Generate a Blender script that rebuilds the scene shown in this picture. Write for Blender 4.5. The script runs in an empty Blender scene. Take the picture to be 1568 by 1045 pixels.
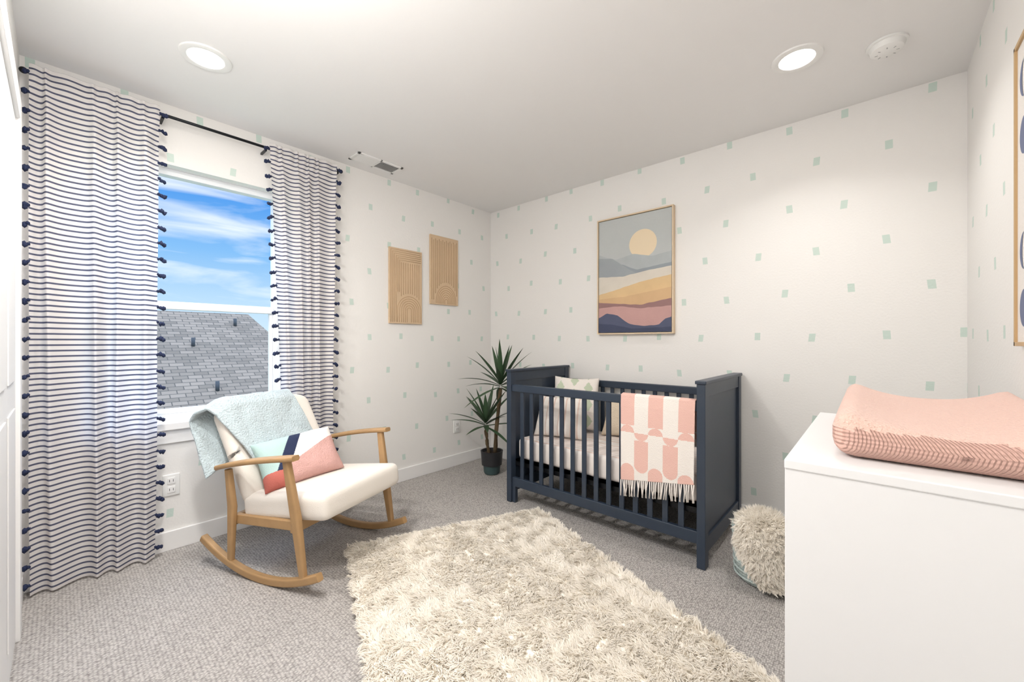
import bpy, bmesh, math, random
import numpy as np
from mathutils import Vector, Matrix, noise
random.seed(7); rng=np.random.default_rng(7)
scene=bpy.context.scene
try:
    scene.view_settings.view_transform='Standard'
    scene.view_settings.look='None'
except Exception as e: print(e)

# ---------------------------------------------------------------- materials
def s2l(c):
    return tuple(((v/255)/12.92 if v/255<=0.04045 else ((v/255+0.055)/1.055)**2.4) for v in c)
def N(nt,t,**kw):
    n=nt.nodes.new(t)
    for k,v in kw.items(): setattr(n,k,v)
    return n
def mth(nt,op,a,b=None,c=None):
    n=nt.nodes.new('ShaderNodeMath'); n.operation=op
    for i,v in enumerate((a,b,c)):
        if v is None: continue
        if hasattr(v,'is_output'): nt.links.new(v,n.inputs[i])
        else: n.inputs[i].default_value=v
    return n.outputs[0]
def mat(name,rgb,rough=0.6,bump=0,bscale=50,var=0,vscale=8,metal=0,emit=0,sheen=0,spec=None,stretch=None):
    m=bpy.data.materials.new(name); m.use_nodes=True; nt=m.node_tree
    b=nt.nodes['Principled BSDF']; col=s2l(rgb)+(1,)
    b.inputs['Base Color'].default_value=col; b.inputs['Roughness'].default_value=rough
    b.inputs['Metallic'].default_value=metal
    if spec is not None: b.inputs['Specular IOR Level'].default_value=spec
    if sheen: b.inputs['Sheen Weight'].default_value=sheen
    if emit:
        b.inputs['Emission Color'].default_value=col; b.inputs['Emission Strength'].default_value=emit
    tc=N(nt,'ShaderNodeTexCoord'); out=tc.outputs['Object']
    if stretch:
        mp=N(nt,'ShaderNodeMapping'); mp.inputs['Scale'].default_value=stretch
        nt.links.new(out,mp.inputs['Vector']); out=mp.outputs['Vector']
    nz=N(nt,'ShaderNodeTexNoise'); nz.inputs['Scale'].default_value=vscale; nz.inputs['Detail'].default_value=4
    nt.links.new(out,nz.inputs['Vector'])
    if var:
        mx=N(nt,'ShaderNodeMix',data_type='RGBA'); mx.inputs['A'].default_value=tuple(v*(1-var) for v in col[:3])+(1,)
        mx.inputs['B'].default_value=tuple(min(1,v*(1+var)) for v in col[:3])+(1,)
        nt.links.new(nz.outputs['Fac'],mx.inputs['Factor']); nt.links.new(mx.outputs['Result'],b.inputs['Base Color'])
    if bump:
        nb=N(nt,'ShaderNodeTexNoise'); nb.inputs['Scale'].default_value=bscale; nb.inputs['Detail'].default_value=3
        nt.links.new(out,nb.inputs['Vector'])
        bp=N(nt,'ShaderNodeBump'); bp.inputs['Strength'].default_value=bump; bp.inputs['Distance'].default_value=0.01
        nt.links.new(nb.outputs['Fac'],bp.inputs['Height']); nt.links.new(bp.outputs['Normal'],b.inputs['Normal'])
    return m
WALLC=(240,238,235)
def wallmat(name,axis,c0):
    m=mat(name,WALLC,0.85,0.10,90); nt=m.node_tree; b=nt.nodes['Principled BSDF']
    g=N(nt,'ShaderNodeNewGeometry'); s=N(nt,'ShaderNodeSeparateXYZ'); nt.links.new(g.outputs['Position'],s.inputs[0])
    sn=N(nt,'ShaderNodeSeparateXYZ'); nt.links.new(g.outputs['Normal'],sn.inputs[0])
    c=s.outputs[axis]; z=s.outputs[2]
    r=mth(nt,'ADD',mth(nt,'DIVIDE',mth(nt,'SUBTRACT',z,1.18),0.246),100.5)
    ri=mth(nt,'FLOOR',r); rf=mth(nt,'MULTIPLY',mth(nt,'SUBTRACT',mth(nt,'FRACT',r),0.5),0.246)
    off=mth(nt,'MULTIPLY',mth(nt,'MODULO',ri,2.0),0.5)
    q=mth(nt,'ADD',mth(nt,'ADD',mth(nt,'DIVIDE',mth(nt,'SUBTRACT',c,c0),0.30),100.5),off)
    ci=mth(nt,'FLOOR',q); cf=mth(nt,'MULTIPLY',mth(nt,'SUBTRACT',mth(nt,'FRACT',q),0.5),0.30)
    cb=N(nt,'ShaderNodeCombineXYZ'); nt.links.new(ci,cb.inputs[0]); nt.links.new(ri,cb.inputs[1])
    wn=N(nt,'ShaderNodeTexWhiteNoise',noise_dimensions='2D'); nt.links.new(cb.outputs[0],wn.inputs['Vector'])
    sc=N(nt,'ShaderNodeSeparateColor'); nt.links.new(wn.outputs['Color'],sc.inputs[0])
    j1=mth(nt,'MULTIPLY',mth(nt,'SUBTRACT',sc.outputs[0],0.5),0.05)
    j2=mth(nt,'MULTIPLY',mth(nt,'SUBTRACT',sc.outputs[1],0.5),0.03)
    sh=mth(nt,'MULTIPLY',mth(nt,'SUBTRACT',sc.outputs[2],0.5),0.25)
    a=mth(nt,'ADD',cf,j1); bb=mth(nt,'ADD',rf,j2)
    a=mth(nt,'ADD',a,mth(nt,'MULTIPLY',bb,sh))
    m1=mth(nt,'LESS_THAN',mth(nt,'ABSOLUTE',a),0.0150); m2=mth(nt,'LESS_THAN',mth(nt,'ABSOLUTE',bb),0.023)
    m3=mth(nt,'GREATER_THAN',mth(nt,'ABSOLUTE',sn.outputs[1-axis]),0.9)
    mk=mth(nt,'MULTIPLY',mth(nt,'MULTIPLY',m1,m2),m3)
    mx=N(nt,'ShaderNodeMix',data_type='RGBA'); mx.inputs['A'].default_value=s2l(WALLC)+(1,)
    mx.inputs['B'].default_value=s2l((206,222,213))+(1,)
    nt.links.new(mk,mx.inputs['Factor']); nt.links.new(mx.outputs['Result'],b.inputs['Base Color'])
    return m
M={}
M['wl']=wallmat('wallpaper_left',1,1.585); M['wb']=wallmat('wallpaper_back',0,0.05)
M['wr']=wallmat('wallpaper_right',1,2.75); M['wf']=mat('wall_paint',WALLC,0.85,0.10,90)
M['ceil']=mat('ceiling_paint',(240,239,238),0.9,0.06,30)
M['trim']=mat('trim_white',(242,241,240),0.45)
M['vinyl']=mat('window_vinyl',(238,240,243),0.35)
M['crib']=mat('crib_slate_paint',(46,57,72),0.38,0.03,120)
M['oak']=mat('oak_wood',(172,137,95),0.5,0.08,60,0.18,14,stretch=(1,1,1))
M['cream']=mat('cream_upholstery',(236,229,220),0.9,0.15,260,sheen=0.2)
M['throw']=mat('pale_blue_throw',(194,208,213),0.95,1.0,110,0.08,40,sheen=0.4)
M['navy']=mat('navy_cotton',(34,44,76),0.9,0.4,300)
M['tealp']=mat('seafoam_cotton',(178,204,200),0.9,0.3,300)
M['pinkp']=mat('dusty_pink_knit',(216,170,162),0.9,0.8,160)
M['coral']=mat('coral_cotton',(200,112,100),0.9,0.4,300)
M['whitep']=mat('white_cotton',(240,235,230),0.9,0.3,300)
M['sage']=mat('sage_cotton',(196,206,182),0.9,0.2,200)
M['tan']=mat('tan_plush',(220,204,182),0.95,0.5,120)
M['bpink']=mat('throw_pink',(235,192,180),0.9,0.4,260)
M['bcream']=mat('throw_cream',(244,237,230),0.9,0.4,260)
M['bstripe']=mat('pillow_stripe',(226,204,192),0.9,0.3,260)
M['white']=mat('dresser_white',(239,239,240),0.35)
M['knob']=mat('brass_knob',(190,150,90),0.3,metal=1)
M['padtop']=mat('pad_pink_plush',(233,196,182),0.95,0.7,140,sheen=0.3)
def furmat():
    m=mat('cream_fur',(255,250,241),0.9,0,10); nt=m.node_tree; b=nt.nodes['Principled BSDF']; out=nt.nodes['Material Output']
    t=N(nt,'ShaderNodeBsdfTranslucent'); t.inputs['Color'].default_value=s2l((255,249,239))+(1,)
    mx=N(nt,'ShaderNodeMixShader'); mx.inputs[0].default_value=0.35
    b.inputs['Specular IOR Level'].default_value=0.1
    nt.links.new(b.outputs[0],mx.inputs[1]); nt.links.new(t.outputs[0],mx.inputs[2]); nt.links.new(mx.outputs[0],out.inputs['Surface'])
    return m
M['fur']=furmat()
M['furbase']=mat('cream_fur_base',(255,250,241),0.95,0.5,60)
M['black']=mat('black_metal',(28,30,34),0.35,metal=0.6)
M['pot']=mat('black_ceramic',(38,38,42),0.5)
M['potteal']=mat('dark_teal_ceramic',(58,80,82),0.5)
M['leaf']=mat('yucca_leaf',(54,80,52),0.5,0,10,0.3,9)
M['trunk']=mat('yucca_trunk',(96,80,58),0.9,0.8,60)
M['soil']=mat('soil',(52,40,32),0.95,0.8,80)
M['artwood']=mat('carved_wood',(214,187,154),0.6,0.1,80,0.08,10)
M['artgroove']=mat('carved_wood_groove',(184,150,114),0.7)
M['frame']=mat('light_wood_frame',(222,200,170),0.5)
M['bask']=mat('woven_basket',(190,202,198),0.9,0.9,90,0.1,30)
M['plastic']=mat('white_plastic',(240,240,238),0.4)
M['dark']=mat('dark_slot',(60,60,62),0.7)
M['grey']=mat('grey_slot',(170,170,172),0.7)
M['lamp']=mat('lamp_lens',(255,246,232),0.5,emit=14)
def ribmat():
    m=mat('pad_ribbed_knit',(230,187,173),0.95); nt=m.node_tree; b=nt.nodes['Principled BSDF']
    tc=N(nt,'ShaderNodeTexCoord'); s=N(nt,'ShaderNodeSeparateXYZ'); nt.links.new(tc.outputs['Object'],s.inputs[0])
    w=mth(nt,'SINE',mth(nt,'MULTIPLY',mth(nt,'ADD',s.outputs[0],s.outputs[1]),900))
    w2=mth(nt,'SINE',mth(nt,'MULTIPLY',s.outputs[2],700))
    w=mth(nt,'ADD',w,mth(nt,'MULTIPLY',w2,0.6))
    bp=N(nt,'ShaderNodeBump'); bp.inputs['Strength'].default_value=0.8; bp.inputs['Distance'].default_value=0.003
    nt.links.new(w,bp.inputs['Height']); nt.links.new(bp.outputs['Normal'],b.inputs['Normal'])
    return m
M['rib']=ribmat()
def carpet():
    m=bpy.data.materials.new('loop_carpet'); m.use_nodes=True; nt=m.node_tree; b=nt.nodes['Principled BSDF']
    b.inputs['Roughness'].default_value=0.95; b.inputs['Specular IOR Level'].default_value=0.1
    tc=N(nt,'ShaderNodeTexCoord')
    mp=N(nt,'ShaderNodeMapping'); mp.inputs['Scale'].default_value=(1,0.62,1)
    nt.links.new(tc.outputs['Object'],mp.inputs['Vector'])
    v=N(nt,'ShaderNodeTexVoronoi'); v.inputs['Scale'].default_value=140; v.inputs['Randomness'].default_value=0.5
    nt.links.new(mp.outputs['Vector'],v.inputs['Vector'])
    n2=N(nt,'ShaderNodeTexNoise'); n2.inputs['Scale'].default_value=2.2; n2.inputs['Detail'].default_value=5
    nt.links.new(tc.outputs['Object'],n2.inputs['Vector'])
    r=N(nt,'ShaderNodeValToRGB'); r.color_ramp.elements[0].position=0.1; r.color_ramp.elements[1].position=0.85
    r.color_ramp.elements[0].color=s2l((218,213,208))+(1,); r.color_ramp.elements[1].color=s2l((134,129,126))+(1,)
    nt.links.new(v.outputs['Distance'],r.inputs['Fac'])
    mx=N(nt,'ShaderNodeMix',data_type='RGBA',blend_type='MULTIPLY'); mx.inputs['Factor'].default_value=0.22
    nt.links.new(r.outputs['Color'],mx.inputs['A']); nt.links.new(n2.outputs['Fac'],mx.inputs['B'])
    nt.links.new(mx.outputs['Result'],b.inputs['Base Color'])
    bp=N(nt,'ShaderNodeBump',invert=True); bp.inputs['Strength'].default_value=0.7; bp.inputs['Distance'].default_value=0.005
    nt.links.new(v.outputs['Distance'],bp.inputs['Height']); nt.links.new(bp.outputs['Normal'],b.inputs['Normal'])
    return m
M['carpet']=carpet()
def curtainmat():
    m=bpy.data.materials.new('striped_curtain'); m.use_nodes=True; nt=m.node_tree; nt.nodes.clear()
    o=N(nt,'ShaderNodeOutputMaterial'); d=N(nt,'ShaderNodeBsdfDiffuse'); t=N(nt,'ShaderNodeBsdfTranslucent'); mx=N(nt,'ShaderNodeMixShader')
    mx.inputs[0].default_value=0.45
    tc=N(nt,'ShaderNodeTexCoord'); s=N(nt,'ShaderNodeSeparateXYZ'); nt.links.new(tc.outputs['Object'],s.inputs[0])
    f=mth(nt,'FRACT',mth(nt,'DIVIDE',s.outputs[2],0.0255))
    k=mth(nt,'LESS_THAN',f,0.31)
    k=mth(nt,'MULTIPLY',k,0.9)
    c=N(nt,'ShaderNodeMix',data_type='RGBA'); c.inputs['A'].default_value=s2l((250,246,244))+(1,); c.inputs['B'].default_value=s2l((58,66,102))+(1,)
    nt.links.new(k,c.inputs['Factor'])
    for q in (d,t): nt.links.new(c.outputs['Result'],q.inputs['Color'])
    nt.links.new(d.outputs[0],mx.inputs[1]); nt.links.new(t.outputs[0],mx.inputs[2]); nt.links.new(mx.outputs[0],o.inputs[0])
    return m
M['curt']=curtainmat()
def glassmat():
    m=bpy.data.materials.new('window_glass'); m.use_nodes=True; nt=m.node_tree; nt.nodes.clear()
    o=N(nt,'ShaderNodeOutputMaterial'); d=N(nt,'ShaderNodeBsdfTransparent'); d.inputs['Color'].default_value=(0.97,0.985,0.98,1)
    nt.links.new(d.outputs[0],o.inputs[0])
    return m
M['glass']=glassmat()
def shingles():
    m=mat('asphalt_shingles',(150,147,148),0.95,0.6,12); nt=m.node_tree; b=nt.nodes['Principled BSDF']
    uv=N(nt,'ShaderNodeTexCoord')
    br=N(nt,'ShaderNodeTexBrick'); br.inputs['Scale'].default_value=1.0; br.inputs['Brick Width'].default_value=0.26; br.inputs['Row Height'].default_value=0.13
    br.inputs['Mortar Size'].default_value=0.010; br.inputs['Color1'].default_value=s2l((134,116,100))+(1,); br.inputs['Color2'].default_value=s2l((104,90,77))+(1,)
    br.inputs['Mortar'].default_value=s2l((82,72,62))+(1,); br.inputs['Bias'].default_value=-0.1
    nt.links.new(uv.outputs['UV'],br.inputs['Vector']); nt.links.new(br.outputs['Color'],b.inputs['Base Color'])
    return m
M['shing']=shingles()
M['siding']=mat('house_siding',(190,186,180),0.8); M['grass']=mat('outdoor_ground',(120,130,95),0.95,0,10,0.3,0.5)

# ---------------------------------------------------------------- geometry helpers
def setpar(o,p):
    if p is not None: o.parent=p
    return o
def group(name,loc=(0,0,0),rz=0,parent=None):
    e=bpy.data.objects.new(name,None); e.location=loc; e.rotation_euler=(0,0,rz); e.empty_display_size=0.1
    scene.collection.objects.link(e); e.parent=parent; return e
def mk(name,verts,faces,mats,parent=None,smooth=False,midx=None,uvs=None):
    me=bpy.data.meshes.new(name); me.from_pydata([tuple(v) for v in verts],[],[tuple(f) for f in faces]); 
    if not isinstance(mats,(list,tuple)): mats=[mats]
    for m in mats: me.materials.append(m)
    if midx is not None: me.polygons.foreach_set('material_index',np.array(midx,dtype=np.int32))
    if smooth: me.polygons.foreach_set('use_smooth',np.ones(len(me.polygons),dtype=bool))
    if uvs is not None:
        ul=me.uv_layers.new(name='UVMap')
        for l in me.loops: ul.data[l.index].uv=uvs[l.vertex_index]
    me.update(); o=bpy.data.objects.new(name,me); scene.collection.objects.link(o); return setpar(o,parent)
BF=[(0,3,2,1),(4,5,6,7),(0,1,5,4),(1,2,6,5),(2,3,7,6),(3,0,4,7)]
def boxdata(lo,hi):
    (a,b,c),(d,e,f)=lo,hi
    return [(a,b,c),(d,b,c),(d,e,c),(a,e,c),(a,b,f),(d,b,f),(d,e,f),(a,e,f)]
def boxes(name,lst,m,parent=None,bevel=0):
    vs=[];fs=[]
    for lo,hi in lst:
        o=len(vs); vs+=boxdata(lo,hi); fs+=[tuple(i+o for i in f) for f in BF]
    ob=mk(name,vs,fs,m,parent)
    if bevel:
        md=ob.modifiers.new('bevel','BEVEL'); md.width=bevel; md.segments=3; md.limit_method='ANGLE'
        md.harden_normals=False
    return ob
def box(name,lo,hi,m,parent=None,bevel=0.003): return boxes(name,[(lo,hi)],m,parent,bevel)
def rbox(name,size,r,n,m,parent=None,deform=None,loc=(0,0,0),rot=(0,0,0),matf=None):
    hx,hy,hz=[s/2 for s in size]; nx,ny,nz=n
    idx={}; vs=[]; fs=[]
    def lin(h,k):
        rr=min(r,h*0.999); a=[-h,-h+rr*0.25,-h+rr*0.55]; inner=list(np.linspace(-h+rr,h-rr,max(k,2))); return a+inner+[h-rr*0.55,h-rr*0.25,h]
    X=lin(hx,nx);Y=lin(hy,ny);Z=lin(hz,nz)
    def vid(i,j,k):
        key=(i,j,k)
        if key in idx: return idx[key]
        p=np.array([X[i],Y[j],Z[k]]); inn=np.array([min(max(p[0],-hx+r),hx-r) if hx>r else 0,min(max(p[1],-hy+r),hy-r) if hy>r else 0,min(max(p[2],-hz+r),hz-r) if hz>r else 0])
        d=p-inn; L=np.linalg.norm(d)
        if L>1e-9: p=inn+d/L*r
        if deform: p=deform(p)
        idx[key]=len(vs); vs.append(tuple(p)); return idx[key]
    a,b,c=len(X)-1,len(Y)-1,len(Z)-1
    for i in range(a):
        for j in range(b):
            fs.append((vid(i,j,0),vid(i,j+1,0),vid(i+1,j+1,0),vid(i+1,j,0)))
            fs.append((vid(i,j,c),vid(i+1,j,c),vid(i+1,j+1,c),vid(i,j+1,c)))
    for i in range(a):
        for k in range(c):
            fs.append((vid(i,0,k),vid(i+1,0,k),vid(i+1,0,k+1),vid(i,0,k+1)))
            fs.append((vid(i,b,k),vid(i,b,k+1),vid(i+1,b,k+1),vid(i+1,b,k)))
    for j in range(b):
        for k in range(c):
            fs.append((vid(0,j,k),vid(0,j,k+1),vid(0,j+1,k+1),vid(0,j+1,k)))
            fs.append((vid(a,j,k),vid(a,j+1,k),vid(a,j+1,k+1),vid(a,j,k+1)))
    mi=None
    if matf: mi=[matf(np.mean([vs[q] for q in f],axis=0)) for f in fs]
    o=mk(name,vs,fs,m,parent,True,mi); o.location=loc; o.rotation_euler=rot; return o
def sweep(name,pts,sec,m,parent=None,up=(0,0,1),smooth=False,scales=None,bevel=0):
    pts=[Vector(p) for p in pts]; up=Vector(up); vs=[];fs=[];n=len(sec)
    for i,p in enumerate(pts):
        t=(pts[min(i+1,len(pts)-1)]-pts[max(i-1,0)]).normalized()
        s=t.cross(up)
        if s.length<1e-4: s=t.cross(Vector((1,0,0)))
        s.normalize(); u=s.cross(t).normalized()
        k=scales[i] if scales else (1,1)
        for a,b in sec: vs.append(p+s*a*k[0]+u*b*k[1])
    for i in range(len(pts)-1):
        for j in range(n): fs.append((i*n+j,i*n+(j+1)%n,(i+1)*n+(j+1)%n,(i+1)*n+j))
    fs.append(tuple(reversed(range(n)))); fs.append(tuple((len(pts)-1)*n+j for j in range(n)))
    o=mk(name,vs,fs,m,parent,smooth)
    if bevel:
        md=o.modifiers.new('bevel','BEVEL'); md.width=bevel; md.segments=2; md.limit_method='ANGLE'
    return o
def circ(r,n=12): return [(r*math.cos(2*math.pi*i/n),r*math.sin(2*math.pi*i/n)) for i in range(n)]
def rsec(w,h,c=0.3,n=4):
    out=[];r=min(w,h)*c
    for cx,cy,a0 in ((w/2-r,h/2-r,0),(-w/2+r,h/2-r,90),(-w/2+r,-h/2+r,180),(w/2-r,-h/2+r,270)):
        for i in range(n+1):
            a=math.radians(a0+90*i/n); out.append((cx+r*math.cos(a),cy+r*math.sin(a)))
    return out
def lathe(name,prof,m,parent=None,loc=(0,0,0),seg=40,midx=None,sq=None):
    vs=[];fs=[];mi=[]
    for (r,z) in prof:
        for j in range(seg):
            a=2*math.pi*j/seg; vs.append((r*math.cos(a),r*math.sin(a),z))
    for i in range(len(prof)-1):
        for j in range(seg):
            fs.append((i*seg+j,i*seg+(j+1)%seg,(i+1)*seg+(j+1)%seg,(i+1)*seg+j)); mi.append(midx[i] if midx else 0)
    o=mk(name,vs,fs,m,parent,True,mi); o.location=loc
    md=o.modifiers.new('es','EDGE_SPLIT'); md.split_angle=math.radians(40)
    return o
def pillow(name,BL,BR,TR,TL,th,mats,parent=None,matf=None,n=40,puff=0.5):
    BL,BR,TR,TL=[np.array(p,float) for p in (BL,BR,TR,TL)]
    nrm=np.cross(BR-BL,TL-BL); nrm/=np.linalg.norm(nrm)
    vs=[];fs=[];mi=[]; c=(BL+BR+TR+TL)/4
    for side in (1,-1):
        for j in range(n+1):
            for i in range(n+1):
                u=i/n;v=j/n; uu=2*u-1;vv=2*v-1
                p=(1-v)*((1-u)*BL+u*BR)+v*((1-u)*TL+u*TR)
                pin=1-0.07*((1-abs(uu)**2)*abs(vv)**3+(1-abs(vv)**2)*abs(uu)**3)
                p=c+(p-c)*pin
                h=th/2*(max(0,(1-uu**4)*(1-vv**4)))**puff
                w=0.006*noise.noise(Vector((uu*3,vv*3,side+th*50)))*min(1,h/(th*0.2))
                vs.append(p+nrm*side*(h+w))
    S=(n+1)**2
    for side in (0,1):
        for j in range(n):
            for i in range(n):
                a=side*S+j*(n+1)+i; f=(a,a+1,a+n+2,a+n+1)
                fs.append(f if side==0 else f[::-1]); mi.append(matf((i+.5)/n,(j+.5)/n) if matf else 0)
    o=mk(name,vs,fs,mats,parent,True,mi)
    bm=bmesh.new(); bm.from_mesh(o.data); bmesh.ops.remove_doubles(bm,verts=bm.verts,dist=1e-5); bm.to_mesh(o.data); bm.free()
    return o
def fur(name,B,D,L,per,spread,width,m,parent=None,bulge=0.3,clampx=None,NR=None):
    B=np.repeat(B,per,0); D=np.repeat(D,per,0); L=np.repeat(L,per)[:,None]; n=len(B)
    NN=np.repeat(NR,per,0)
    rt=B+rng.normal(0,spread,(n,3))*np.array([1,1,0.2])
    tip=B+D*L*rng.uniform(0.7,1.15,(n,1))+rng.normal(0,spread*0.45,(n,3))
    mid=(rt+tip)/2+NN*L*bulge+rng.normal(0,spread*0.25,(n,3))
    # locks lie broad side out: width direction is across the strand and along the pelt
    w=np.cross(tip-rt,NN+rng.normal(0,0.30,(n,3))); w/=np.maximum(np.linalg.norm(w,axis=1),1e-6)[:,None]; w*=width/2
    V=np.stack([rt-w,rt+w,mid+w*1.1,mid-w*1.1,tip],1).reshape(-1,3)
    V[:,2]=np.maximum(V[:,2],0.003)
    if clampx is not None: V[:,0]=np.minimum(V[:,0],clampx)
    base=np.arange(n)*5
    me=bpy.data.meshes.new(name)
    me.vertices.add(len(V)); me.vertices.foreach_set('co',V.astype(np.float32).ravel())
    loops=np.stack([base,base+1,base+2,base+3,base+3,base+2,base+4],1).ravel()
    me.loops.add(len(loops)); me.loops.foreach_set('vertex_index',loops.astype(np.int32))
    ls=np.stack([np.arange(n)*7,np.arange(n)*7+4],1).ravel()
    me.polygons.add(2*n); me.polygons.foreach_set('loop_start',ls.astype(np.int32))
    me.materials.append(m); me.update(calc_edges=True)
    o=bpy.data.objects.new(name,me); scene.collection.objects.link(o); return setpar(o,parent)

# ---------------------------------------------------------------- room shell
XL,XR,YB,YF,H=-2.88,0.333,2.90,-0.12,2.44
WY0,WY1,WZ0,WZ1=0.08,0.985,0.695,2.115
T=0.14
boxes('wall_left',[((XL-T,YF-T,0),(XL,WY0,H)),((XL-T,WY1,0),(XL,YB+T,H)),((XL-T,WY0,0),(XL,WY1,WZ0)),((XL-T,WY0,WZ1),(XL,WY1,H))],M['wl'])
boxes('wall_back',[((XL,YB,0),(XR,YB+T,H))],M['wb'])
boxes('wall_right',[((XR,YF-T,0),(XR+T,YB+T,H))],M['wr'])
boxes('wall_front',[((XL,YF-T,0),(XR,YF,H))],M['wf'])
boxes('floor',[((XL-T,YF-T,-0.12),(XR+T,YB+T,0))],M['carpet'])
boxes('ceiling',[((XL-T,YF-T,H),(XR+T,YB+T,H+0.12))],M['ceil'])
bb=0.105
box('baseboard_left',(XL,YF,0),(XL+0.014,YB,bb),M['trim'])
box('baseboard_back',(XL+0.014,YB-0.014,0),(XR,YB,bb),M['trim'])
box('baseboard_right',(XR-0.014,YF,0),(XR,YB-0.014,bb),M['trim'])
box('baseboard_front',(XL+0.014,YF,0),(-2.515,YF+0.014,bb),M['trim'])
g=group('door_1')
box('casing_left',(-2.51,YF,0),(-2.42,YF+0.022,2.08),M['trim'],g)
box('casing_right',(-1.60,YF,0),(-1.51,YF+0.022,2.08),M['trim'],g)
box('casing_head',(-2.42,YF,1.99),(-1.60,YF+0.022,2.08),M['trim'],g)
box('slab',(-2.42,YF,0.01),(-1.60,YF+0.010,1.99),M['trim'],g)
for i,(a,b) in enumerate(((0.15,0.9),(1.0,1.85))):
    for j in range(2): box('panel_%d_%d'%(i,j),(-2.32+j*0.38,YF+0.01,a),(-2.04+j*0.38,YF+0.014,b),M['trim'],g,0.004)
# window
g=group('window_1')
fx0,fx1=XL-0.125,XL-0.07; fw=0.045
boxes('frame',[((fx0,WY0,WZ0),(fx1,WY0+fw,WZ1)),((fx0,WY1-fw,WZ0),(fx1,WY1,WZ1)),((fx0,WY0+fw,WZ1-0.038),(fx1,WY1-fw,WZ1)),((fx0,WY0+fw,WZ0),(fx1,WY1-fw,WZ0+0.04))],M['vinyl'],g,0.003)
boxes('meeting_rail',[((fx0+0.005,WY0+fw,1.325),(fx1+0.01,WY1-fw,1.368))],M['vinyl'],g,0.003)
boxes('lower_sash',[((fx0+0.02,WY0+fw,WZ0+0.04),(fx1-0.005,WY0+fw+0.02,1.325)),((fx0+0.02,WY1-fw-0.02,WZ0+0.04),(fx1-0.005,WY1-fw,1.325)),((fx0+0.02,WY0+fw,WZ0+0.04),(fx1-0.005,WY1-fw,WZ0+0.068))],M['vinyl'],g,0.003)
boxes('glass',[((XL-0.105,WY0+fw,WZ0+0.04),(XL-0.102,WY1-fw,WZ1-0.038))],M['glass'],g)
box('sill_board',(XL-0.07,WY0-0.02,WZ0-0.035),(XL+0.03,WY1+0.02,WZ0+0.003),M['trim'],g)
box('apron',(XL,WY0,WZ0-0.11),(XL+0.012,WY1,WZ0-0.035),M['trim'],g)

# ---------------------------------------------------------------- curtains
RX,RZ=XL+0.085,2.34
g=group('curtain_rod')
sweep('rod',[(RX,-0.10,RZ),(RX,1.315,RZ)],circ(0.008),M['black'],g,smooth=True)
for i,y in enumerate((-0.105,1.32)):
    bm=bmesh.new(); bmesh.ops.create_uvsphere(bm,u_segments=16,v_segments=10,radius=0.014); me=bpy.data.meshes.new('finial'); bm.to_mesh(me); bm.free(); me.materials.append(M['black'])
    o=bpy.data.objects.new('finial_%d'%i,me); scene.collection.objects.link(o); o.parent=g; o.location=(RX,y,RZ)
for i,y in enumerate((0.365,0.85,1.30)):
    box('bracket_%d'%i,(XL,y-0.006,RZ-0.02),(RX,y+0.006,RZ-0.008),M['black'],g,0.001)
ico=bmesh.new(); bmesh.ops.create_icosphere(ico,subdivisions=1,radius=1); IV=np.array([v.co[:] for v in ico.verts]); IFc=[[v.index for v in f.verts] for f in ico.faces]; ico.free()
def curtain(yt0,yt1,yb0,yb1,seed,pl):
    g=group('striped_curtain'); ny,nz=170,90; vs=[];fs=[]
    def P(s,t): # t 0 top 1 bottom
        a=t**0.8
        y0=yt0+(yb0-yt0)*a; y1=yt1+(yb1-yt1)*a
        ph=2*math.pi*pl*(s+0.05*math.sin(5*s+seed)+0.03*math.sin(11*s))+seed+0.5*math.sin(t*2.2+seed)
        amp=0.020*(0.75+0.9*noise.noise(Vector((s*4,seed,t)))+0.30*t)
        x=RX-0.002*t+amp*math.sin(ph)+0.007*noise.noise(Vector((s*9,t*3,seed)))*t
        k=min(1,max(0,(t-0.02)/0.05)); x=(RX+0.017+0.006*math.sin(ph*2))*(1-k)+x*k
        y=y0+(y1-y0)*s+0.008*math.cos(ph*1.0+1)+0.014*noise.noise(Vector((s*3,t*2.5,seed+5)))*t
        z=2.372-(2.372-0.012)*t
        return Vector((max(x,XL+0.034),max(y,YF+0.025),z))
    for j in range(nz+1):
        for i in range(ny+1): vs.append(P(i/ny,j/nz))
    for j in range(nz):
        for i in range(ny):
            a=j*(ny+1)+i; fs.append((a,a+1,a+ny+2,a+ny+1))
    mk('panel',vs,fs,M['curt'],g,True)
    pv=[];pf=[]
    for e,sg in ((0,-1),(1,1)):
        for k in range(28):
            p=P(e,(k+0.4)/28)
            for q in range(3):
                c=np.array(p)+np.array([0.006*random.uniform(-1,1),sg*(0.002+0.0115*q),-0.003*q+0.004*random.uniform(-1,1)])
                if c[1]<YF+0.018: c[1]=YF+0.018
                sc=np.array([0.012,0.0105,0.0125])*random.uniform(0.9,1.1)*(1 if q else 0.7)
                o=len(pv); V=IV*sc*(1+0.15*rng.normal(size=(len(IV),1)))+c
                pv+=[tuple(v) for v in V]; pf+=[[i+o for i in f] for f in IFc]
    mk('pompom_trim',pv,pf,M['navy'],g,True)
curtain(-0.085,0.345,-0.085,0.335,1.3,4.6)
curtain(0.872,1.285,0.965,1.262,4.1,4.6)

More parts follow.
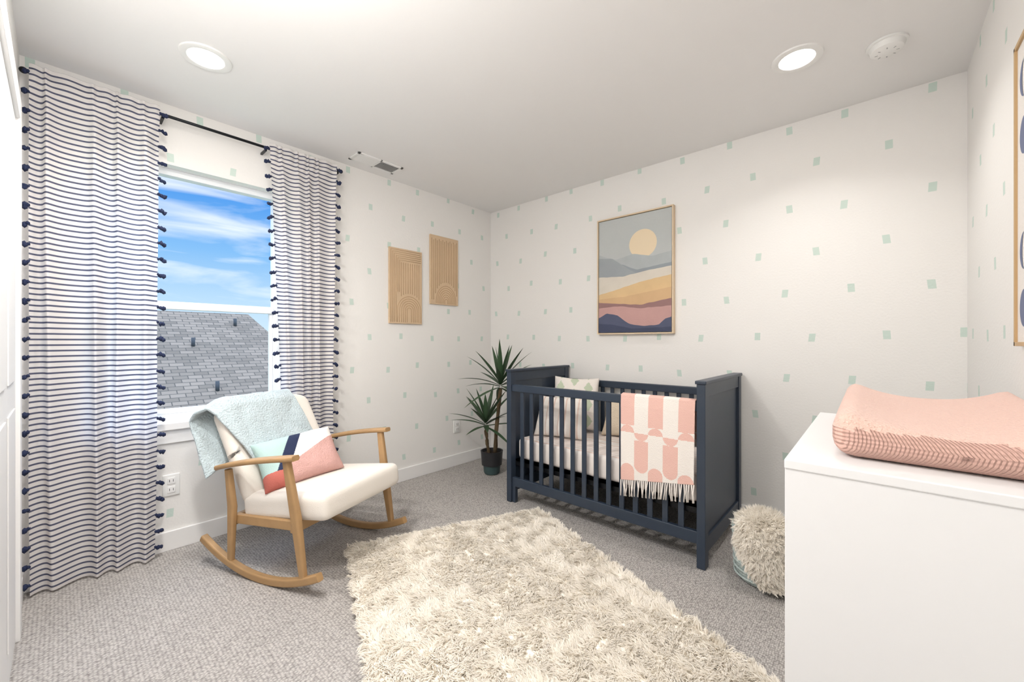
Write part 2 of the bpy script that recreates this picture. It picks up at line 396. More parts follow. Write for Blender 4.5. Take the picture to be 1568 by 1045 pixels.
# ---------------------------------------------------------------- ceiling fixtures
def downlight(x,y,pw,spread=125,size=0.12):
    g=group('recessed_downlight',(x,y,H))
    lathe('trim_ring',[(0.100,0.0),(0.098,-0.006),(0.085,-0.009),(0.070,-0.006),(0.068,-0.001)],M['plastic'],g,seg=48)
    lathe('lens',[(0.0,-0.0025),(0.069,-0.0025)],M['lamp'],g,seg=48)
    l=bpy.data.lights.new('downlight','AREA'); l.shape='DISK'; l.size=size; l.energy=pw; l.color=(1,0.972,0.938); l.spread=math.radians(spread)
    o=bpy.data.objects.new('light_source',l); scene.collection.objects.link(o); o.parent=g; o.location=(0,0,-0.012)
downlight(-2.274,0.447,6); downlight(-0.264,2.254,4.2)
downlight(-1.55,0.22,20,180,0.13); downlight(-0.62,0.30,7,180,0.13)  # two extra downlights out of view, added as fill light
# globe pendant: unseen, added to brighten the room
g=group('added_fill_pendant',(-1.05,0.22,H))
lathe('canopy',[(0,-0.03),(0.05,-0.028),(0.065,-0.012),(0.068,0)],M['knob'],g)
sweep('stem',[(0,0,-0.02),(0,0,-0.33)],circ(0.008),M['knob'],g,smooth=True)
l=bpy.data.lights.new('fill_globe','POINT'); l.energy=20; l.shadow_soft_size=0.11; l.color=(1,0.98,0.955)
o=bpy.data.objects.new('fill_bulb',l); scene.collection.objects.link(o); o.parent=g; o.location=(0,0,-0.44)
g=group('smoke_detector',(0.042,2.404,H))
lathe('body',[(0.062,0),(0.062,-0.012),(0.056,-0.03),(0.040,-0.038),(0.0,-0.038)],M['plastic'],g)
lathe('base',[(0.07,0),(0.07,-0.008),(0.06,-0.010)],M['plastic'],g)
for i in range(8):
    a=i*math.pi/4; o=box('slot_%d'%i,(0.030,-0.002,-0.0385),(0.040,0.002,-0.037),M['grey'],g,0.0); o.rotation_euler=(0,0,a)
g=group('ceiling_vent',(-2.69,1.535,H))
w,l=0.075,0.175
boxes('frame',[((-w,-l,-0.008),(-w+0.018,l,0)),((w-0.018,-l,-0.008),(w,l,0)),((-w,-l,-0.008),(w,-l+0.018,0)),((-w,l-0.018,-0.008),(w,l,0)),((-w,-0.006,-0.008),(w,0.006,0))],M['plastic'],g,0.001)
boxes('duct_shadow',[((-w+0.01,-l+0.01,-0.0015),(w-0.01,l-0.01,-0.0005))],M['dark'],g)
for i in range(11):
    for j in (-1,1):
        o=box('louver_%d_%d'%(i,j),(-0.0035,-0.074,-0.001),(0.0035,0.074,0.0),M['plastic'],g,0); o.location=(-0.052+i*0.0104,j*0.082,-0.005); o.rotation_euler=(0,math.radians(35)*j,0)
def outlet(y,z):
    g=group('wall_outlet',(XL,y,z))
    rbox('plate',(0.01,0.075,0.118),0.004,(2,2,2),M['plastic'],g,loc=(0.003,0,0))
    for k in (-1,1):
        rbox('socket_%d'%(k+1),(0.006,0.034,0.036),0.002,(2,2,2),M['trim'],g,loc=(0.008,0,k*0.024))
        for j in (-1,1): box('slot_%d_%d'%(k+1,j+1),(0.0108,j*0.008-0.0012,k*0.024-0.006),(0.0115,j*0.008+0.0012,k*0.024+0.007),M['dark'],g,0)
outlet(0.41,0.355); outlet(2.45,0.36)

# ---------------------------------------------------------------- wall art
def poly(name,pts,m,parent,off,plane,o0):
    if plane=='back': vs=[(o0[0]+a,YB-off,o0[1]+b) for a,b in pts]; f=tuple(range(len(pts)))
    elif plane=='left': vs=[(XL+off,o0[0]+a,o0[1]+b) for a,b in pts]; f=tuple(range(len(pts)))
    else: vs=[(XR-off,o0[0]+a,o0[1]+b) for a,b in pts]; f=tuple(range(len(pts)))
    me=mk(name,vs,[f],m,parent)
    return me
g=group('framed_landscape_print')
ax0,ax1,az0,az1=-1.648,-1.046,1.20,2.106; W=ax1-ax0; HH=az1-az0; fr=0.010; dp=0.038
boxes('frame',[((ax0,YB-dp,az0),(ax0+fr,YB,az1)),((ax1-fr,YB-dp,az0),(ax1,YB,az1)),((ax0+fr,YB-dp,az0),(ax1-fr,YB,az0+fr)),((ax0+fr,YB-dp,az1-fr),(ax1-fr,YB,az1))],M['frame'],g,0.001)
iw=W-2*fr-0.008; ih=HH-2*fr-0.008; o0=(ax0+fr+0.004,az0+fr+0.004)
boxes('canvas',[((o0[0],YB-0.030,o0[1]),(o0[0]+iw,YB-0.002,o0[1]+ih))],mat('art_sky',(190,194,193),0.8,0.2,60,0.05,6),g)
def layer(nm,top,rgb,k,amp=0.004):
    xs=np.linspace(0,1,40); ks=[t[0] for t in top]; vv=[t[1] for t in top]
    y=np.interp(xs,ks,vv); pts=[(0,0)]+[(1*iw,0)]
    pts+= [(x*iw,(1-yy+amp*noise.noise(Vector((x*12,k,0))))*ih) for x,yy in zip(xs[::-1],y[::-1])]
    poly(nm,pts,mat('art_'+nm,rgb,0.8,0.15,60,0.10,9),g,0.030+0.0006*k,'back',o0)
poly('sun',[((0.63+0.185*math.cos(a))*iw,(1-0.255)*ih+0.185*iw*math.sin(a)) for a in np.linspace(0,2*math.pi,60)[:-1]],mat('art_sun',(236,217,186),0.8),g,0.0305,'back',o0)
layer('far_hills',[(0,.30),(.25,.36),(.5,.33),(.75,.37),(1,.35)],(178,184,185),1)
layer('blue_hills',[(0,.38),(.35,.41),(.55,.47),(1,.44)],(150,157,163),2)
layer('blue_plain',[(0,.33),(.2,.345),(.4,.44),(.55,.5),(1,.5)],(158,164,168),3)
layer('sand',[(0,.50),(.35,.515),(.7,.485),(1,.47)],(220,212,199),4)
layer('gold',[(0,.66),(.3,.62),(.6,.575),(1,.54)],(221,190,144),5)
layer('pale_gold',[(0,.70),(.4,.69),(.75,.66),(1,.64)],(212,177,136),6)
layer('mauve',[(0,.73),(.3,.75),(.6,.77),(1,.73)],(152,118,116),7)
layer('rose',[(0,.78),(.3,.77),(.6,.80),(1,.79)],(196,156,151),8)
layer('indigo',[(0,.87),(.12,.83),(.28,.85),(.45,.93),(.65,.95),(.85,.94),(.93,.89),(1,.88)],(84,90,114),9)
layer('indigo_dark',[(0,.92),(.2,.93),(.5,.97),(1,.96)],(68,74,98),10)
def carved(y0,z0,w,h,flip):
    g=group('carved_wood_panel')
    XA=XL+0.002
    boxes('board',[((XA,y0,z0),(XA+0.014,y0+w,z0+h))],M['artwood'],g,0.001)
    def groove(pts,nm):
        sweep(nm,[(XA+0.0140,y0+a,z0+b) for a,b in pts],circ(0.0022,6),M['artgroove'],g,up=(1,0,0.01),smooth=True)
    if not flip:
        cx=w*0.60; cz=0.012
        for i in range(6):
            r=0.020+0.0185*i
            pts=[(cx-r,cz)]+[(cx-r*math.cos(a),cz+0.10+r*math.sin(a)) for a in np.linspace(0,math.pi,18)]+[(cx+r,cz)]
            groove([(min(max(a,0.006),w-0.006),b) for a,b in pts],'arch_%d'%i)
        for i in range(6):
            k=0.014+0.016*i
            groove([(k,cz),(k,h-k),(w-0.012,h-k)] if i<4 else [(k,cz+0.245),(k,h-k),(w-0.012,h-k)],'bracket_line_%d'%i)
        for i in range(9):
            x=0.110+i*0.0215
            if x<w-0.012:
                zb=cz+0.10+math.sqrt(max(0,0.125**2-(x-cx)**2)); groove([(x,zb+0.012),(x,h-0.112)],'line_%d'%i)
    else:
        cx=w*0.56
        for i in range(7):
            r=0.018+0.0155*i
            pts=[(cx-r,0.01)]+[(cx-r*math.cos(a),0.03+r*1.25*math.sin(a)) for a in np.linspace(0,math.pi,16)]+[(cx+r,0.01)]
            pts=[(min(max(a,0.006),w-0.006),b) for a,b in pts]
            groove(pts,'groove_%d'%i)
        for i in range(15):
            x=0.016+i*(w-0.032)/14; zb=0.03+1.25*math.sqrt(max(0,0.128**2-(x-cx)**2))
            groove([(x,zb+0.01),(x,h-0.03-0.012*(i%2))],'line_%d'%i)
carved(1.743,1.29,0.312,0.61,False); carved(2.141,1.472,0.315,0.606,True)
g=group('framed_moon_print')
y0,y1,z0,z1=1.30,1.915,1.128,2.02; FD=0.020
boxes('frame',[((XR-FD,y0,z0),(XR,y0+0.012,z1)),((XR-FD,y1-0.012,z0),(XR,y1,z1)),((XR-FD,y0,z0),(XR,y1,z0+0.012)),((XR-FD,y0,z1-0.012),(XR,y1,z1))],mat('gold_wood_frame',(196,164,120),0.5),g,0.001)
boxes('print',[((XR-0.014,y0+0.012,z0+0.012),(XR-0.003,y1-0.012,z1-0.012))],M['whitep'],g)
mm=mat('moon_ink',(112,120,150),0.8)
for c in range(4):
    for r in range(5):
        cy=y1-0.085-c*0.15; cz=z0+0.11+r*0.165; R=0.045
        ph=(r+c)%3
        if ph==0: pts=[(cy+R*math.cos(a),cz+R*1.2*math.sin(a)) for a in np.linspace(0,2*math.pi,32)[:-1]]
        else:
            sg=1 if ph==1 else -1
            pts=[(cy+sg*R*math.cos(a),cz+R*1.2*math.sin(a)) for a in np.linspace(-math.pi/2,math.pi/2,16)]+[(cy+sg*R*0.45*math.cos(a),cz+R*1.2*math.sin(a)) for a in np.linspace(math.pi/2,-math.pi/2,16)[1:-1]]
        poly('moon_%d_%d'%(c,r),pts,mm,g,0.0148,'right',(0,0))

# ---------------------------------------------------------------- crib
g=group('baby_crib'); C=M['crib']
cx0,cx1,cy0,cy1,ch=-1.965,-0.625,2.14,2.872,0.945
for nm,x in (('left',cx0),('right',cx1-0.042)):
    x2=x+0.042
    boxes('end_%s_posts'%nm,[((x,cy0,0),(x2,cy0+0.055,ch-0.018)),((x,cy1-0.055,0),(x2,cy1,ch-0.018))],C,g,0.003)
    boxes('end_%s_rails'%nm,[((x+0.004,cy0+0.055,ch-0.085),(x2-0.004,cy1-0.055,ch-0.018)),((x+0.004,cy0+0.055,0.07),(x2-0.004,cy1-0.055,0.15))],C,g,0.002)
    boxes('end_%s_panel'%nm,[((x+0.014,cy0+0.05,0.14),(x2-0.014,cy1-0.05,ch-0.08))],C,g)
    box('end_%s_cap'%nm,(x-0.006,cy0-0.008,ch-0.018),(x2+0.006,cy1+0.004,ch),C,g,0.004)
ix0,ix1=cx0+0.042,cx1-0.042
for nm,y in (('front',cy0+0.012),('rear',cy1-0.042)):
    box('%s_top_rail'%nm,(ix0,y-0.004,0.788),(ix1,y+0.032,0.838),C,g,0.005)
    box('%s_bottom_rail'%nm,(ix0,y,0.115),(ix1,y+0.028,0.178),C,g,0.004)
    boxes('%s_slats'%nm,[((ix0+(ix1-ix0)*(k+1)/15-0.015,y+0.008,0.17),(ix0+(ix1-ix0)*(k+1)/15+0.015,y+0.020,0.795)) for k in range(14)],C,g,0.002)
boxes('corner_brackets',[((ix0,cy0+0.012,0.0),(ix0+0.03,cy0+0.04,0.12)),],C,g,0.003)
boxes('mattress_support',[((ix0,cy0+0.05,0.255),(ix1,cy0+0.08,0.30)),((ix0,cy1-0.08,0.255),(ix1,cy1-0.05,0.30)),((ix0,cy0+0.05,0.285),(ix1,cy1-0.05,0.30))],M['black'],g)
def quilt(p):
    p=p.copy(); p[2]+=0.004*noise.noise(Vector((p[0]*9,p[1]*9,p[2]*9))); return p
def sheetmat():
    m=mat('patterned_crib_sheet',(244,234,227),0.9); nt=m.node_tree; b=nt.nodes['Principled BSDF']
    tc=N(nt,'ShaderNodeTexCoord'); w=N(nt,'ShaderNodeTexWave',wave_type='RINGS'); w.inputs['Scale'].default_value=9; w.inputs['Distortion'].default_value=2.5
    nt.links.new(tc.outputs['Object'],w.inputs['Vector'])
    k=mth(nt,'GREATER_THAN',w.outputs['Fac'],0.9)
    mx=N(nt,'ShaderNodeMix',data_type='RGBA'); mx.inputs['A'].default_value=s2l((244,236,231))+(1,); mx.inputs['B'].default_value=s2l((234,208,196))+(1,)
    nt.links.new(k,mx.inputs['Factor']); nt.links.new(mx.outputs['Result'],b.inputs['Base Color']); return m
rbox('mattress',(ix1-ix0-0.02,cy1-cy0-0.12,0.15),0.03,(40,20,3),sheetmat(),g,quilt,loc=((ix0+ix1)/2,(cy0+cy1)/2,0.375))
def stripes(u,v): return 1 if (u*8)%1<0.14 else 0
pillow('striped_pillow',(-1.87,2.33,.455),(-1.50,2.43,.455),(-1.53,2.52,.735),(-1.89,2.44,.735),0.11,[M['bcream'],M['bstripe']],g,stripes,n=60)
def sg(u,v):
    a=(u*3.2)%1-0.5; b=(v*3.2+0.5*(int(u*3.2)%2))%1-0.5
    return 1 if (abs(a)*1.3+abs(b)>0.42) else 0
pillow('sage_pillow',(-1.87,2.53,.47),(-1.54,2.70,.47),(-1.58,2.78,.86),(-1.90,2.64,.87),0.10,[M['sage'],M['bcream']],g,sg,n=60)
pillow('tan_pillow',(-1.50,2.66,.455),(-1.22,2.72,.455),(-1.24,2.80,.70),(-1.50,2.77,.70),0.08,[M['tan']],g)
# folded throw on front rail
bx0,bx1=-1.075,-0.672; yf=cy0+0.008; yr=cy0+0.048
TP=[(yr+0.010,0.60),(yr+0.008,0.80),(yr,0.842),((yf+yr)/2,0.848),(yf-0.006,0.842),(yf-0.012,0.78)]
def tp(s,t):
    zl=0.36+0.06*s
    path=TP+[(yf-0.016,zl)]
    ds=[0]; 
    for a,b in zip(path[:-1],path[1:]): ds.append(ds[-1]+math.hypot(a[0]-b[0],a[1]-b[1]))
    q=t*ds[-1]; yy=np.interp(q,ds,[p[0] for p in path]); zz=np.interp(q,ds,[p[1] for p in path])
    fold=0.007*math.sin(s*9+1)*max(0,(t-0.4))
    return (bx0+(bx1-bx0)*s+0.012*(0.5-s)*(t-.4),yy-abs(fold)-0.002-0.005*max(0,noise.noise(Vector((s*4,t*4,0)))),zz)
nx,nt_=150,220; vs=[tp(i/nx,j/nt_) for j in range(nt_+1) for i in range(nx+1)]; fs=[];mi=[]
for j in range(nt_):
    for i in range(nx):
        a=j*(nx+1)+i; fs.append((a,a+1,a+nx+2,a+nx+1))
        s=(i+.5)/nx; z=(vs[a][2]+vs[a+nx+2][2])/2; cs=s*5; c=int(cs); cu=(cs-c-0.5)*2; hc=0.040
        col=(c+1)%2
        zm=0.635
        if z<zm: col=1-col
        dz=(z-zm)/hc
        if 0<dz<1 and (cu*cu+(dz)**2)>1 and col==1 : col=0
        if -1<dz<=0 and (cu*cu+dz*dz)>1 and col==1: col=0
        if z<0.46 and ((c+1)%2): col=1 if (cu*cu+((0.46-z)/hc-1)**2<1 or z<0.46-hc) else col
        if z<0.46 and not ((c+1)%2): col=0 if z<0.46-hc or (cu*cu+((0.46-z)/hc)**2>1) else 1
        mi.append(col)
o=mk('pink_arch_throw',vs,fs,[M['bcream'],M['bpink']],g,True,mi)
md=o.modifiers.new('sol','SOLIDIFY'); md.thickness=0.004; md.offset=0
B=[];D=[]
for k in range(34):
    p=tp(k/33,1.0); B.append(p); D.append((random.uniform(-.12,.12),-0.03,-1))
for k in range(34):
    p=B[k]; q=(p[0]+D[k][0]*0.09,p[1]-0.004,p[2]-0.09)
    m_=((p[0]+q[0])/2+random.uniform(-.004,.004),p[1]-0.002,(p[2]+q[2])/2)
    sweep('fringe_%d'%k,[p,m_,q],circ(0.0035,6),M['bcream'],g,up=(0,1,0),smooth=True)

# ---------------------------------------------------------------- rocking chair
g=group('rocking_chair',(-2.265,0.935,0),math.radians(20.7)); K=M['oak']
def rk(s): return 0.018+0.66*s*s
for nm,l in (('near',-0.31),('far',0.31)):
    pts=[(s,l,rk(s)) for s in np.linspace(-0.43,0.35,36)]
    sweep('rocker_'+nm,pts,rsec(0.032,0.036,0.25),K,g)
    sgn=1 if l>0 else -1
    sweep('front_leg_'+nm,[(0.255,l,rk(.255)),(0.21,l,0.33),(0.165,l+sgn*0.012,0.595)],rsec(0.032,0.045,0.35),K,g,up=(1,0,0),scales=[(0.8,0.75),(1.05,1.1),(0.9,0.8)])
    sweep('rear_leg_'+nm,[(-0.225,l,rk(-.225)),(-0.215,l,0.33),(-0.225,l+sgn*0.012,0.515)],rsec(0.03,0.04,0.35),K,g,up=(1,0,0),scales=[(0.8,0.75),(1.05,1.1),(0.9,0.8)])
    n=14; ap=[(-0.30+0.52*i/(n-1),l+sgn*(0.012+0.01*math.sin(i/(n-1)*math.pi)),0.515+0.10*(i/(n-1))**0.9+0.008*math.sin(i/(n-1)*math.pi)) for i in range(n)]
    sweep('armrest_'+nm,ap,rsec(0.058,0.024,0.45),K,g,scales=[(0.55+0.45*math.sin(min(1,(i+1)/5)*math.pi/2)-(0.25 if i==n-1 else 0),1) for i in range(n)])
boxes('seat_frame',[((0.17,-0.31,0.262),(0.20,0.31,0.31)),((-0.235,-0.31,0.235),(-0.205,0.31,0.283)),],K,g,0.004)
for nm,l in (('near',-0.285),('far',0.285)):
    sweep('side_rail_'+nm,[(-0.22,l,0.262),(0.20,l,0.290)],rsec(0.024,0.045,0.2),K,g)
def seatd(p):
    p=p.copy(); 
    if p[2]>0: p[2]+=0.010*(1-(p[0]/.27)**2)*(1-(p[1]/.28)**2)
    return p
rbox('seat_cushion',(0.54,0.56,0.125),0.035,(16,18,4),M['cream'],g,seatd,loc=(0.075,0,0.352),rot=(0,math.radians(-7),0))
def backd(p):
    p=p.copy()
    if p[2]>0: p[2]-=0.05*(abs(p[1])/.28)**5
    p[0]+=0.02*(abs(p[1])/.28)**2
    return p
rbox('back_cushion',(0.09,0.56,0.55),0.040,(4,18,18),M['cream'],g,backd,loc=(-0.306,0,0.570),rot=(0,math.radians(-29.2),0))
# pale throw over the back
dv=np.array([-0.488,0.873]); nv=np.array([0.873,0.488]); Tt=np.array([-0.306,0.570])+nv*0.045+dv*0.275
rows=[Tt-nv*0.118-dv*0.30,Tt-nv*0.112-dv*0.05,Tt-nv*0.10+dv*0.004,Tt-nv*0.045+dv*0.022,Tt+nv*0.018+dv*0.004,Tt+nv*0.036-dv*0.05,Tt+nv*0.030-dv*0.17,Tt+nv*0.034-dv*0.37]
ds=[0]
for a,b in zip(rows[:-1],rows[1:]): ds.append(ds[-1]+np.linalg.norm(a-b))
def tb(s,t):
    q=t*ds[-1]; f=np.interp(q,ds,[r[0] for r in rows]); z=np.interp(q,ds,[r[1] for r in rows])
    l=-0.345+0.46*s+0.20*max(0,t-0.45)*(1.2) 
    l+=0.03*s*math.sin(t*5)
    nn=noise.noise(Vector((s*3,t*6,2)))
    k=0.012*nn+0.006*math.sin(s*14+t*5)
    up=-0.055*max(0,(-0.24-l)/0.1) if l<-0.24 else 0
    return (f+0.873*abs(k),l,z+0.488*abs(k)+up)
nx,nt_=60,90; vs=[tb(i/nx,j/nt_) for j in range(nt_+1) for i in range(nx+1)]
fs=[(j*(nx+1)+i,j*(nx+1)+i+1,(j+1)*(nx+1)+i+1,(j+1)*(nx+1)+i) for j in range(nt_) for i in range(nx)]
o=mk('fleece_throw',vs,fs,M['throw'],g,True); md=o.modifiers.new('sol','SOLIDIFY'); md.thickness=0.016; md.offset=0
md=o.modifiers.new('sub','SUBSURF'); md.levels=1; md.render_levels=1
def lum(u,v):
    d=u-0.40*v
    if u<0.26 and v<0.28-0.2*u: return 3
    if d<0.04: return 2
    if d<0.19: return 1
    if v<0.16+0.62*(u-0.05): return 4
    return 0
pillow('lumbar_pillow',(-0.035,-0.275,0.40),(0.075,0.125,0.43),(-0.125,0.205,0.63),(-0.225,-0.215,0.605),0.13,[M['whitep'],M['navy'],M['tealp'],M['coral'],M['pinkp']],g,lum,n=120)

# ---------------------------------------------------------------- rug
g=group('faux_fur_rug')
A=np.array([-2.11,1.035]); a=np.array([0.393,0.9195]); b=np.array([0.9275,-0.3738]); LA,LB=1.17,1.55
ctr=A+a*.5*LA+b*.5*LB
rbox('backing',(LB,LA,0.034),0.014,(60,40,2),M['furbase'],g,loc=(ctr[0],ctr[1],0.018),rot=(0,0,math.atan2(b[1],b[0])))
nT=15500
U=rng.uniform(0.0,1.0,nT); Vv=rng.uniform(0.0,1.0,nT)
P=A[None]+a[None]*U[:,None]*LA+b[None]*Vv[:,None]*LB
ang=np.array([2.0*noise.noise(Vector((p[0]*3.2,p[1]*3.2,0)))+3.0*noise.noise(Vector((p[0]*13,p[1]*13,4))) for p in P])-2.2
hz=np.array([0.5+0.5*noise.noise(Vector((p[0]*17,p[1]*17,9))) for p in P])
D=np.stack([np.cos(ang)*0.85,np.sin(ang)*0.85,0.30+0.45*hz],1)
ed=np.clip((0.03-U)/0.03,0,1)[:,None]*(-a)[None]+np.clip((U-0.97)/0.03,0,1)[:,None]*a[None]+np.clip((0.02-Vv)/0.02,0,1)[:,None]*(-b)[None]
D[:,:2]+=ed*1.2; D/=np.linalg.norm(D,axis=1)[:,None]
B=np.stack([P[:,0],P[:,1],np.full(nT,0.029)],1)
NR=np.tile(np.array([[0,0,1.0]]),(nT,1))
fur('fur',B,D,0.026+0.016*hz,9,0.0085,0.0034,M['fur'],g,0.22,NR=NR,clampx=-0.165)

# ---------------------------------------------------------------- dresser + changing pad
g=group('white_dresser'); dx0,dx1,dy0,dy1,dz=-0.155,0.316,1.116,1.952,0.870
box('body',(dx0+0.020,dy0+0.006,0.0),(dx1,dy1-0.006,dz-0.022),M['white'],g,0.002)
box('side_near',(dx0+0.001,dy0+0.003,0.0),(dx1,dy0+0.020,dz-0.021),M['white'],g,0.001)
box('side_far',(dx0+0.001,dy1-0.020,0.0),(dx1,dy1-0.003,dz-0.021),M['white'],g,0.001)
box('top',(dx0,dy0,dz-0.022),(dx1,dy1,dz),M['white'],g,0.003)
for r in range(4):
    za=0.055+r*0.198
    box('drawer_%d'%r,(dx0+0.003,dy0+0.023,za),(dx0+0.020,dy1-0.023,za+0.192),M['white'],g,0.002)
    for q in (0.25,0.75):
        o=lathe('knob_%d_%d'%(r,int(q*4)),[(0,0.018),(0.010,0.017),(0.012,0.010),(0.006,0.006),(0.006,0)],M['white'],g,(dx0+0.003,dy0+(dy1-dy0)*q,za+0.096),20); o.rotation_euler=(0,-math.pi/2,0)
g=group('changing_pad')
pw,plen=0.392,0.69
def padd(p):
    p=p.copy(); u=p[0]/(pw/2); v=p[1]/(plen/2)
    if p[2]>-0.02:
        w=min(1,(p[2]+0.02)/0.05); p[2]+=w*(-0.040*(1-min(1,abs(u)/0.86)**2.2)+0.010*v-0.0)
        p[2]+=w*0.003*noise.noise(Vector((p[0]*8,p[1]*6,0)))
    return p
def padm(c):
    return 1 if c[2]<0.018+0.010*(c[1]/(plen/2)) and (abs(c[0])>pw/2-0.03 or abs(c[1])>plen/2-0.03) else 0
rbox('pad',(pw,plen,0.118),0.042,(24,44,6),[M['padtop'],M['rib']],g,padd,loc=(0.121,1.552,dz+0.060),matf=padm)

# ---------------------------------------------------------------- basket with fur throw
g=group('storage_basket'); bx,by=-0.395,2.25
lathe('basket',[(0.0,0.004),(0.102,0.004),(0.116,0.02),(0.124,0.11),(0.128,0.22),(0.132,0.255),(0.127,0.258),(0.120,0.22),(0.114,0.05),(0.0,0.03)],M['bask'],g,(bx,by,0),48)
for i in range(8):
    pts=[(bx+(0.120+0.009*i/8+0.003)*math.cos(t),by+(0.120+0.009*i/8+0.003)*math.sin(t),0.03+i*0.03) for t in np.linspace(0,2*math.pi,41)]
    sweep('weave_%d'%i,pts,circ(0.005,6),M['bask'],g,smooth=True)
FX=-0.20
A0,A1=-128,118
def thr(s,t):
    a=math.radians(A0+A1*s)
    path=[(0.0,0.285),(0.07,0.31),(0.125,0.295),(0.148,0.24),(0.152,0.13),(0.145,0.03)]
    ds=[0]
    for p,q in zip(path[:-1],path[1:]): ds.append(ds[-1]+math.hypot(p[0]-q[0],p[1]-q[1]))
    if s<0.35: t=t*(0.55+0.45*s/0.35)
    q=t*ds[-1]; r=np.interp(q,ds,[p[0] for p in path]); z=np.interp(q,ds,[p[1] for p in path])
    r=r*(1+0.05*math.sin(s*12)*t)
    return (min(bx+r*math.cos(a),FX-0.008),by+r*math.sin(a),z)
nx,nt_=30,30; vs=[thr(i/nx,j/nt_) for j in range(nt_+1) for i in range(nx+1)]
fs=[(j*(nx+1)+i,(j+1)*(nx+1)+i,(j+1)*(nx+1)+i+1,j*(nx+1)+i+1) for j in range(nt_) for i in range(nx)]
mk('fur_throw_drape',vs,fs,M['furbase'],g,True)
out=[];f=[]
for j in range(13):
    for i in range(32):
        ph=j/12*math.pi/2; a_=i/32*2*math.pi; r=0.114*math.cos(ph); out.append((bx+r*math.cos(a_),by+r*math.sin(a_),0.235+0.08*math.sin(ph)))
for j in range(12):
    for i in range(32): f.append((j*32+i,j*32+(i+1)%32,(j+1)*32+(i+1)%32,(j+1)*32+i))
mk('fur_throw_bundle',out,f,M['furbase'],g,True)
nn=1800; B=[];D=[];NR=[]
for _ in range(nn):
    s=random.random();t=random.uniform(0.1,1); p=np.array(thr(s,t)); aa=math.radians(A0+A1*s)
    d=np.array([math.cos(aa)*(0.3+0.35*t),math.sin(aa)*(0.3+0.35*t),0.4-1.15*t]) +rng.normal(0,.22,3)
    if p[2]<0.08: d[2]=-0.1
    B.append(p);D.append(d/np.linalg.norm(d)); NR.append((math.cos(aa)*min(1,t*1.5),math.sin(aa)*min(1,t*1.5),max(0.25,1-t*1.2)))
for _ in range(650):
    ph=random.uniform(0,1.4);aa=random.uniform(0,2*math.pi); n_=np.array([math.cos(ph)*math.cos(aa),math.cos(ph)*math.sin(aa),math.sin(ph)])
    B.append(np.array([bx,by,0.235])+n_*np.array([0.114,0.114,0.08])); d=n_+rng.normal(0,.5,3); D.append(d/np.linalg.norm(d)); NR.append(n_)
fur('fur_throw_hair',np.array(B),np.array(D),rng.uniform(0.022,0.040,len(B)),8,0.006,0.0026,M['fur'],g,0.05,clampx=FX,NR=np.array(NR))

# ---------------------------------------------------------------- yucca
g=group('potted_yucca',(-2.47,2.50,0))
lathe('pot',[(0,0.005),(0.062,0.005),(0.070,0.02),(0.074,0.075),(0.078,0.078),(0.088,0.082),(0.095,0.19),(0.098,0.20),(0.088,0.20),(0.082,0.175),(0,0.175)],[M['potteal'],M['pot'],M['soil']],g,midx=[0,0,0,0,1,1,1,1,1,2])
def trunk(p0,p1,r,nm):
    pts=[Vector(p0).lerp(Vector(p1),k/8)+Vector((0.006*math.sin(k),0.006*math.cos(k*1.3),0)) for k in range(9)]
    sweep(nm,pts,circ(r,10),M['trunk'],g,smooth=True,scales=[(1+0.12*math.sin(k*2.2),1+0.12*math.sin(k*2.2)) for k in range(9)])
    return pts[-1]
def head(p,n,L0,nm,seed):
    rs=random.Random(seed); vs=[];fs=[]
    for i in range(n):
        az=i*2.39996+rs.uniform(-.25,.25); k=i/(n-1); el=math.radians(-12+92*k+rs.uniform(-8,8)); L=L0*rs.uniform(0.8,1.15)*(0.85+0.25*math.sin(k*math.pi))
        h=Vector((math.cos(az),math.sin(az),0)); sd=Vector((-math.sin(az),math.cos(az),0)); droop=rs.uniform(0.05,0.22)*(1-k*0.75)
        m=9; o=len(vs)
        for j in range(m+1):
            t=j/m; w=0.021*(0.55+1.3*t if t<0.35 else 1.0*(1-((t-0.35)/0.65)**1.7)+0.005)
            c=p+Vector((0,0,0.07*k))+h*(math.cos(el)*L*t+0.008)+Vector((0,0,math.sin(el)*L*t-droop*L*t*t*1.6))
            wx=XL+0.03+2.47; 
            if c.x<wx: c.x=wx
            if c.x>0.47 and c.z<0.97: c.x=0.47
            if c.y>YB-0.03-2.50: c.y=YB-0.03-2.50
            upv=Vector((-h.x*math.sin(el),-h.y*math.sin(el),math.cos(el)))
            vs+= [c-sd*w+upv*w*0.35,c,c+sd*w+upv*w*0.35]
        for j in range(m):
            a_=o+j*3; fs+=[(a_,a_+1,a_+4,a_+3),(a_+1,a_+2,a_+5,a_+4)]
    mk(nm,vs,fs,M['leaf'],g,True)
e1=trunk((0.02,0.01,0.17),(0.065,0.04,0.74),0.017,'trunk_tall'); head(e1,22,0.38,'leaves_tall',3)
e2=trunk((-0.02,-0.02,0.17),(-0.045,-0.03,0.40),0.015,'trunk_short'); head(e2,19,0.34,'leaves_short',11)

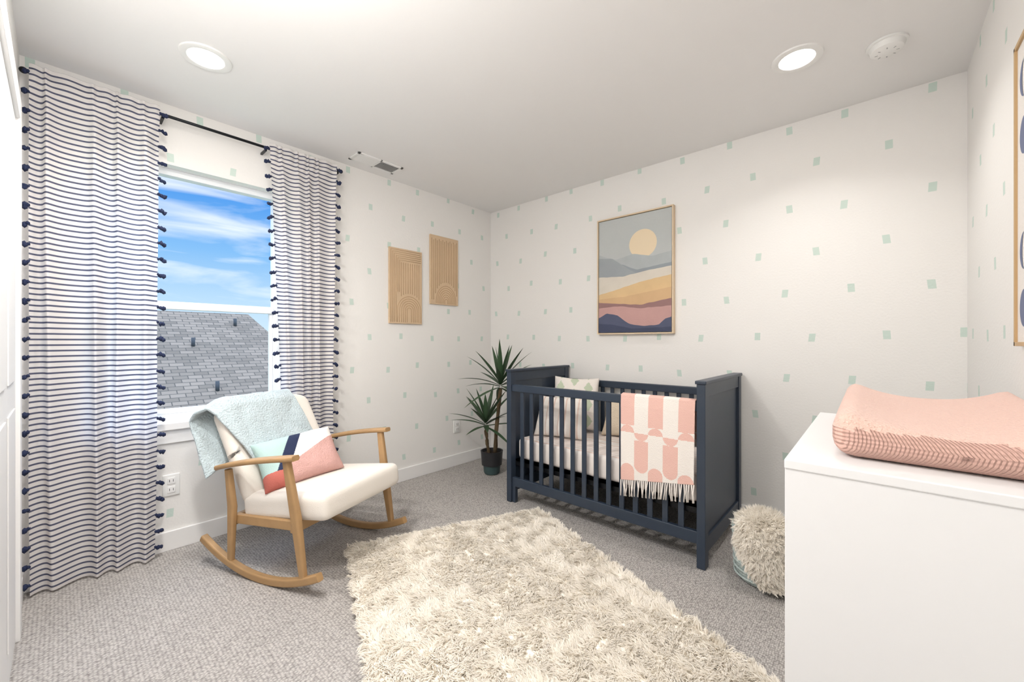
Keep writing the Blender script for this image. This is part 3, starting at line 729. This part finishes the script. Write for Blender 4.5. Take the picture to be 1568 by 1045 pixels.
# ---------------------------------------------------------------- outdoors
g=group('neighbor_house')
def roofface(nm,q,uv): mk(nm,q,[(0,1,2,3) if len(q)==4 else (0,1,2)],M['shing'],g,False,None,uv)
rz,ez=1.97,-1.1
A0_=(-9,-9,ez);A1_=(-9,5.35,ez);R1=(-14,3.78,rz);R0=(-14,-9,rz)
roofface('roof_front',[A0_,A1_,R1,R0],[(0,0),(14.35,0),(12.8,5.9),(0,5.9)])
roofface('roof_hip',[A1_,(-19,5.35,ez),R1],[(0,0),(10,0),(5,5.9)])
roofface('roof_rear',[(-19,5.35,ez),(-19,-9,ez),R0,R1],[(0,0),(14,0),(14,5.9),(1.5,5.9)])
boxes('walls',[((-18.6,-9,-3.2),(-9.4,4.9,ez+0.02))],M['siding'],g)
for i,(y,k) in enumerate(((2.2,0.30),(2.35,0.62),(0.9,0.15),(3.3,0.12))):
    x=-14+5*k; z=rz-(rz-ez)*k; sweep('vent_pipe_%d'%i,[(x,y,z-0.1),(x,y,z+0.20)],circ(0.04),M['dark'],g,smooth=True)
boxes('outdoor_ground',[((-80,-60,-3.4),(60,60,-3.2))],M['grass'])

# ---------------------------------------------------------------- world
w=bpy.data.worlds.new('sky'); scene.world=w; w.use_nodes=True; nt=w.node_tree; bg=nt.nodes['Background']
tc=N(nt,'ShaderNodeTexCoord'); s=N(nt,'ShaderNodeSeparateXYZ'); nt.links.new(tc.outputs['Generated'],s.inputs[0])
r=N(nt,'ShaderNodeValToRGB'); e=r.color_ramp.elements
e[0].position=0; e[0].color=s2l((206,226,242))+(1,); e[1].position=1; e[1].color=s2l((150,185,230))+(1,)
for p,c in ((0.08,(184,214,240)),(0.18,(130,184,237)),(0.30,(72,146,228)),(0.5,(130,172,226))):
    x=e.new(p); x.color=s2l(c)+(1,)
nt.links.new(s.outputs[2],r.inputs['Fac'])
mp=N(nt,'ShaderNodeMapping'); mp.inputs['Scale'].default_value=(1.6,1.0,7.0); mp.inputs['Rotation'].default_value=(0.25,0,0.3)
nt.links.new(tc.outputs['Generated'],mp.inputs['Vector'])
nz=N(nt,'ShaderNodeTexNoise'); nz.inputs['Scale'].default_value=2.6; nz.inputs['Detail'].default_value=7; nz.inputs['Distortion'].default_value=0.6
nt.links.new(mp.outputs['Vector'],nz.inputs['Vector'])
cr=N(nt,'ShaderNodeValToRGB'); cr.color_ramp.elements[0].position=0.45; cr.color_ramp.elements[1].position=0.70
nt.links.new(nz.outputs['Fac'],cr.inputs['Fac'])
mx=N(nt,'ShaderNodeMix',data_type='RGBA'); mx.inputs['B'].default_value=(0.95,0.97,1,1)
nt.links.new(cr.outputs['Color'],mx.inputs['Factor']); nt.links.new(r.outputs['Color'],mx.inputs['A'])
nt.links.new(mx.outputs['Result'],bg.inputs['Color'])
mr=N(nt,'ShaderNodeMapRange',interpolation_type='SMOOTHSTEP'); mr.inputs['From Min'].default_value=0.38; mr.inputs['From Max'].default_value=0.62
mr.inputs['To Min'].default_value=1.2; mr.inputs['To Max'].default_value=7.0  # upper sky boosted beyond the window view, added to light the room
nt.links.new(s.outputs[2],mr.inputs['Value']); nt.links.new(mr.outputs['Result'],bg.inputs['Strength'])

# ---------------------------------------------------------------- camera
cd=bpy.data.cameras.new('camera'); cam=bpy.data.objects.new('camera',cd); scene.collection.objects.link(cam)
cd.sensor_width=36; cd.sensor_fit='HORIZONTAL'; cd.lens=14.235; cd.shift_y=0.001; cd.clip_start=0.01
cam.location=(0,0,1.14); cam.rotation_euler=(math.pi/2,0,math.radians(41.8)); scene.camera=cam
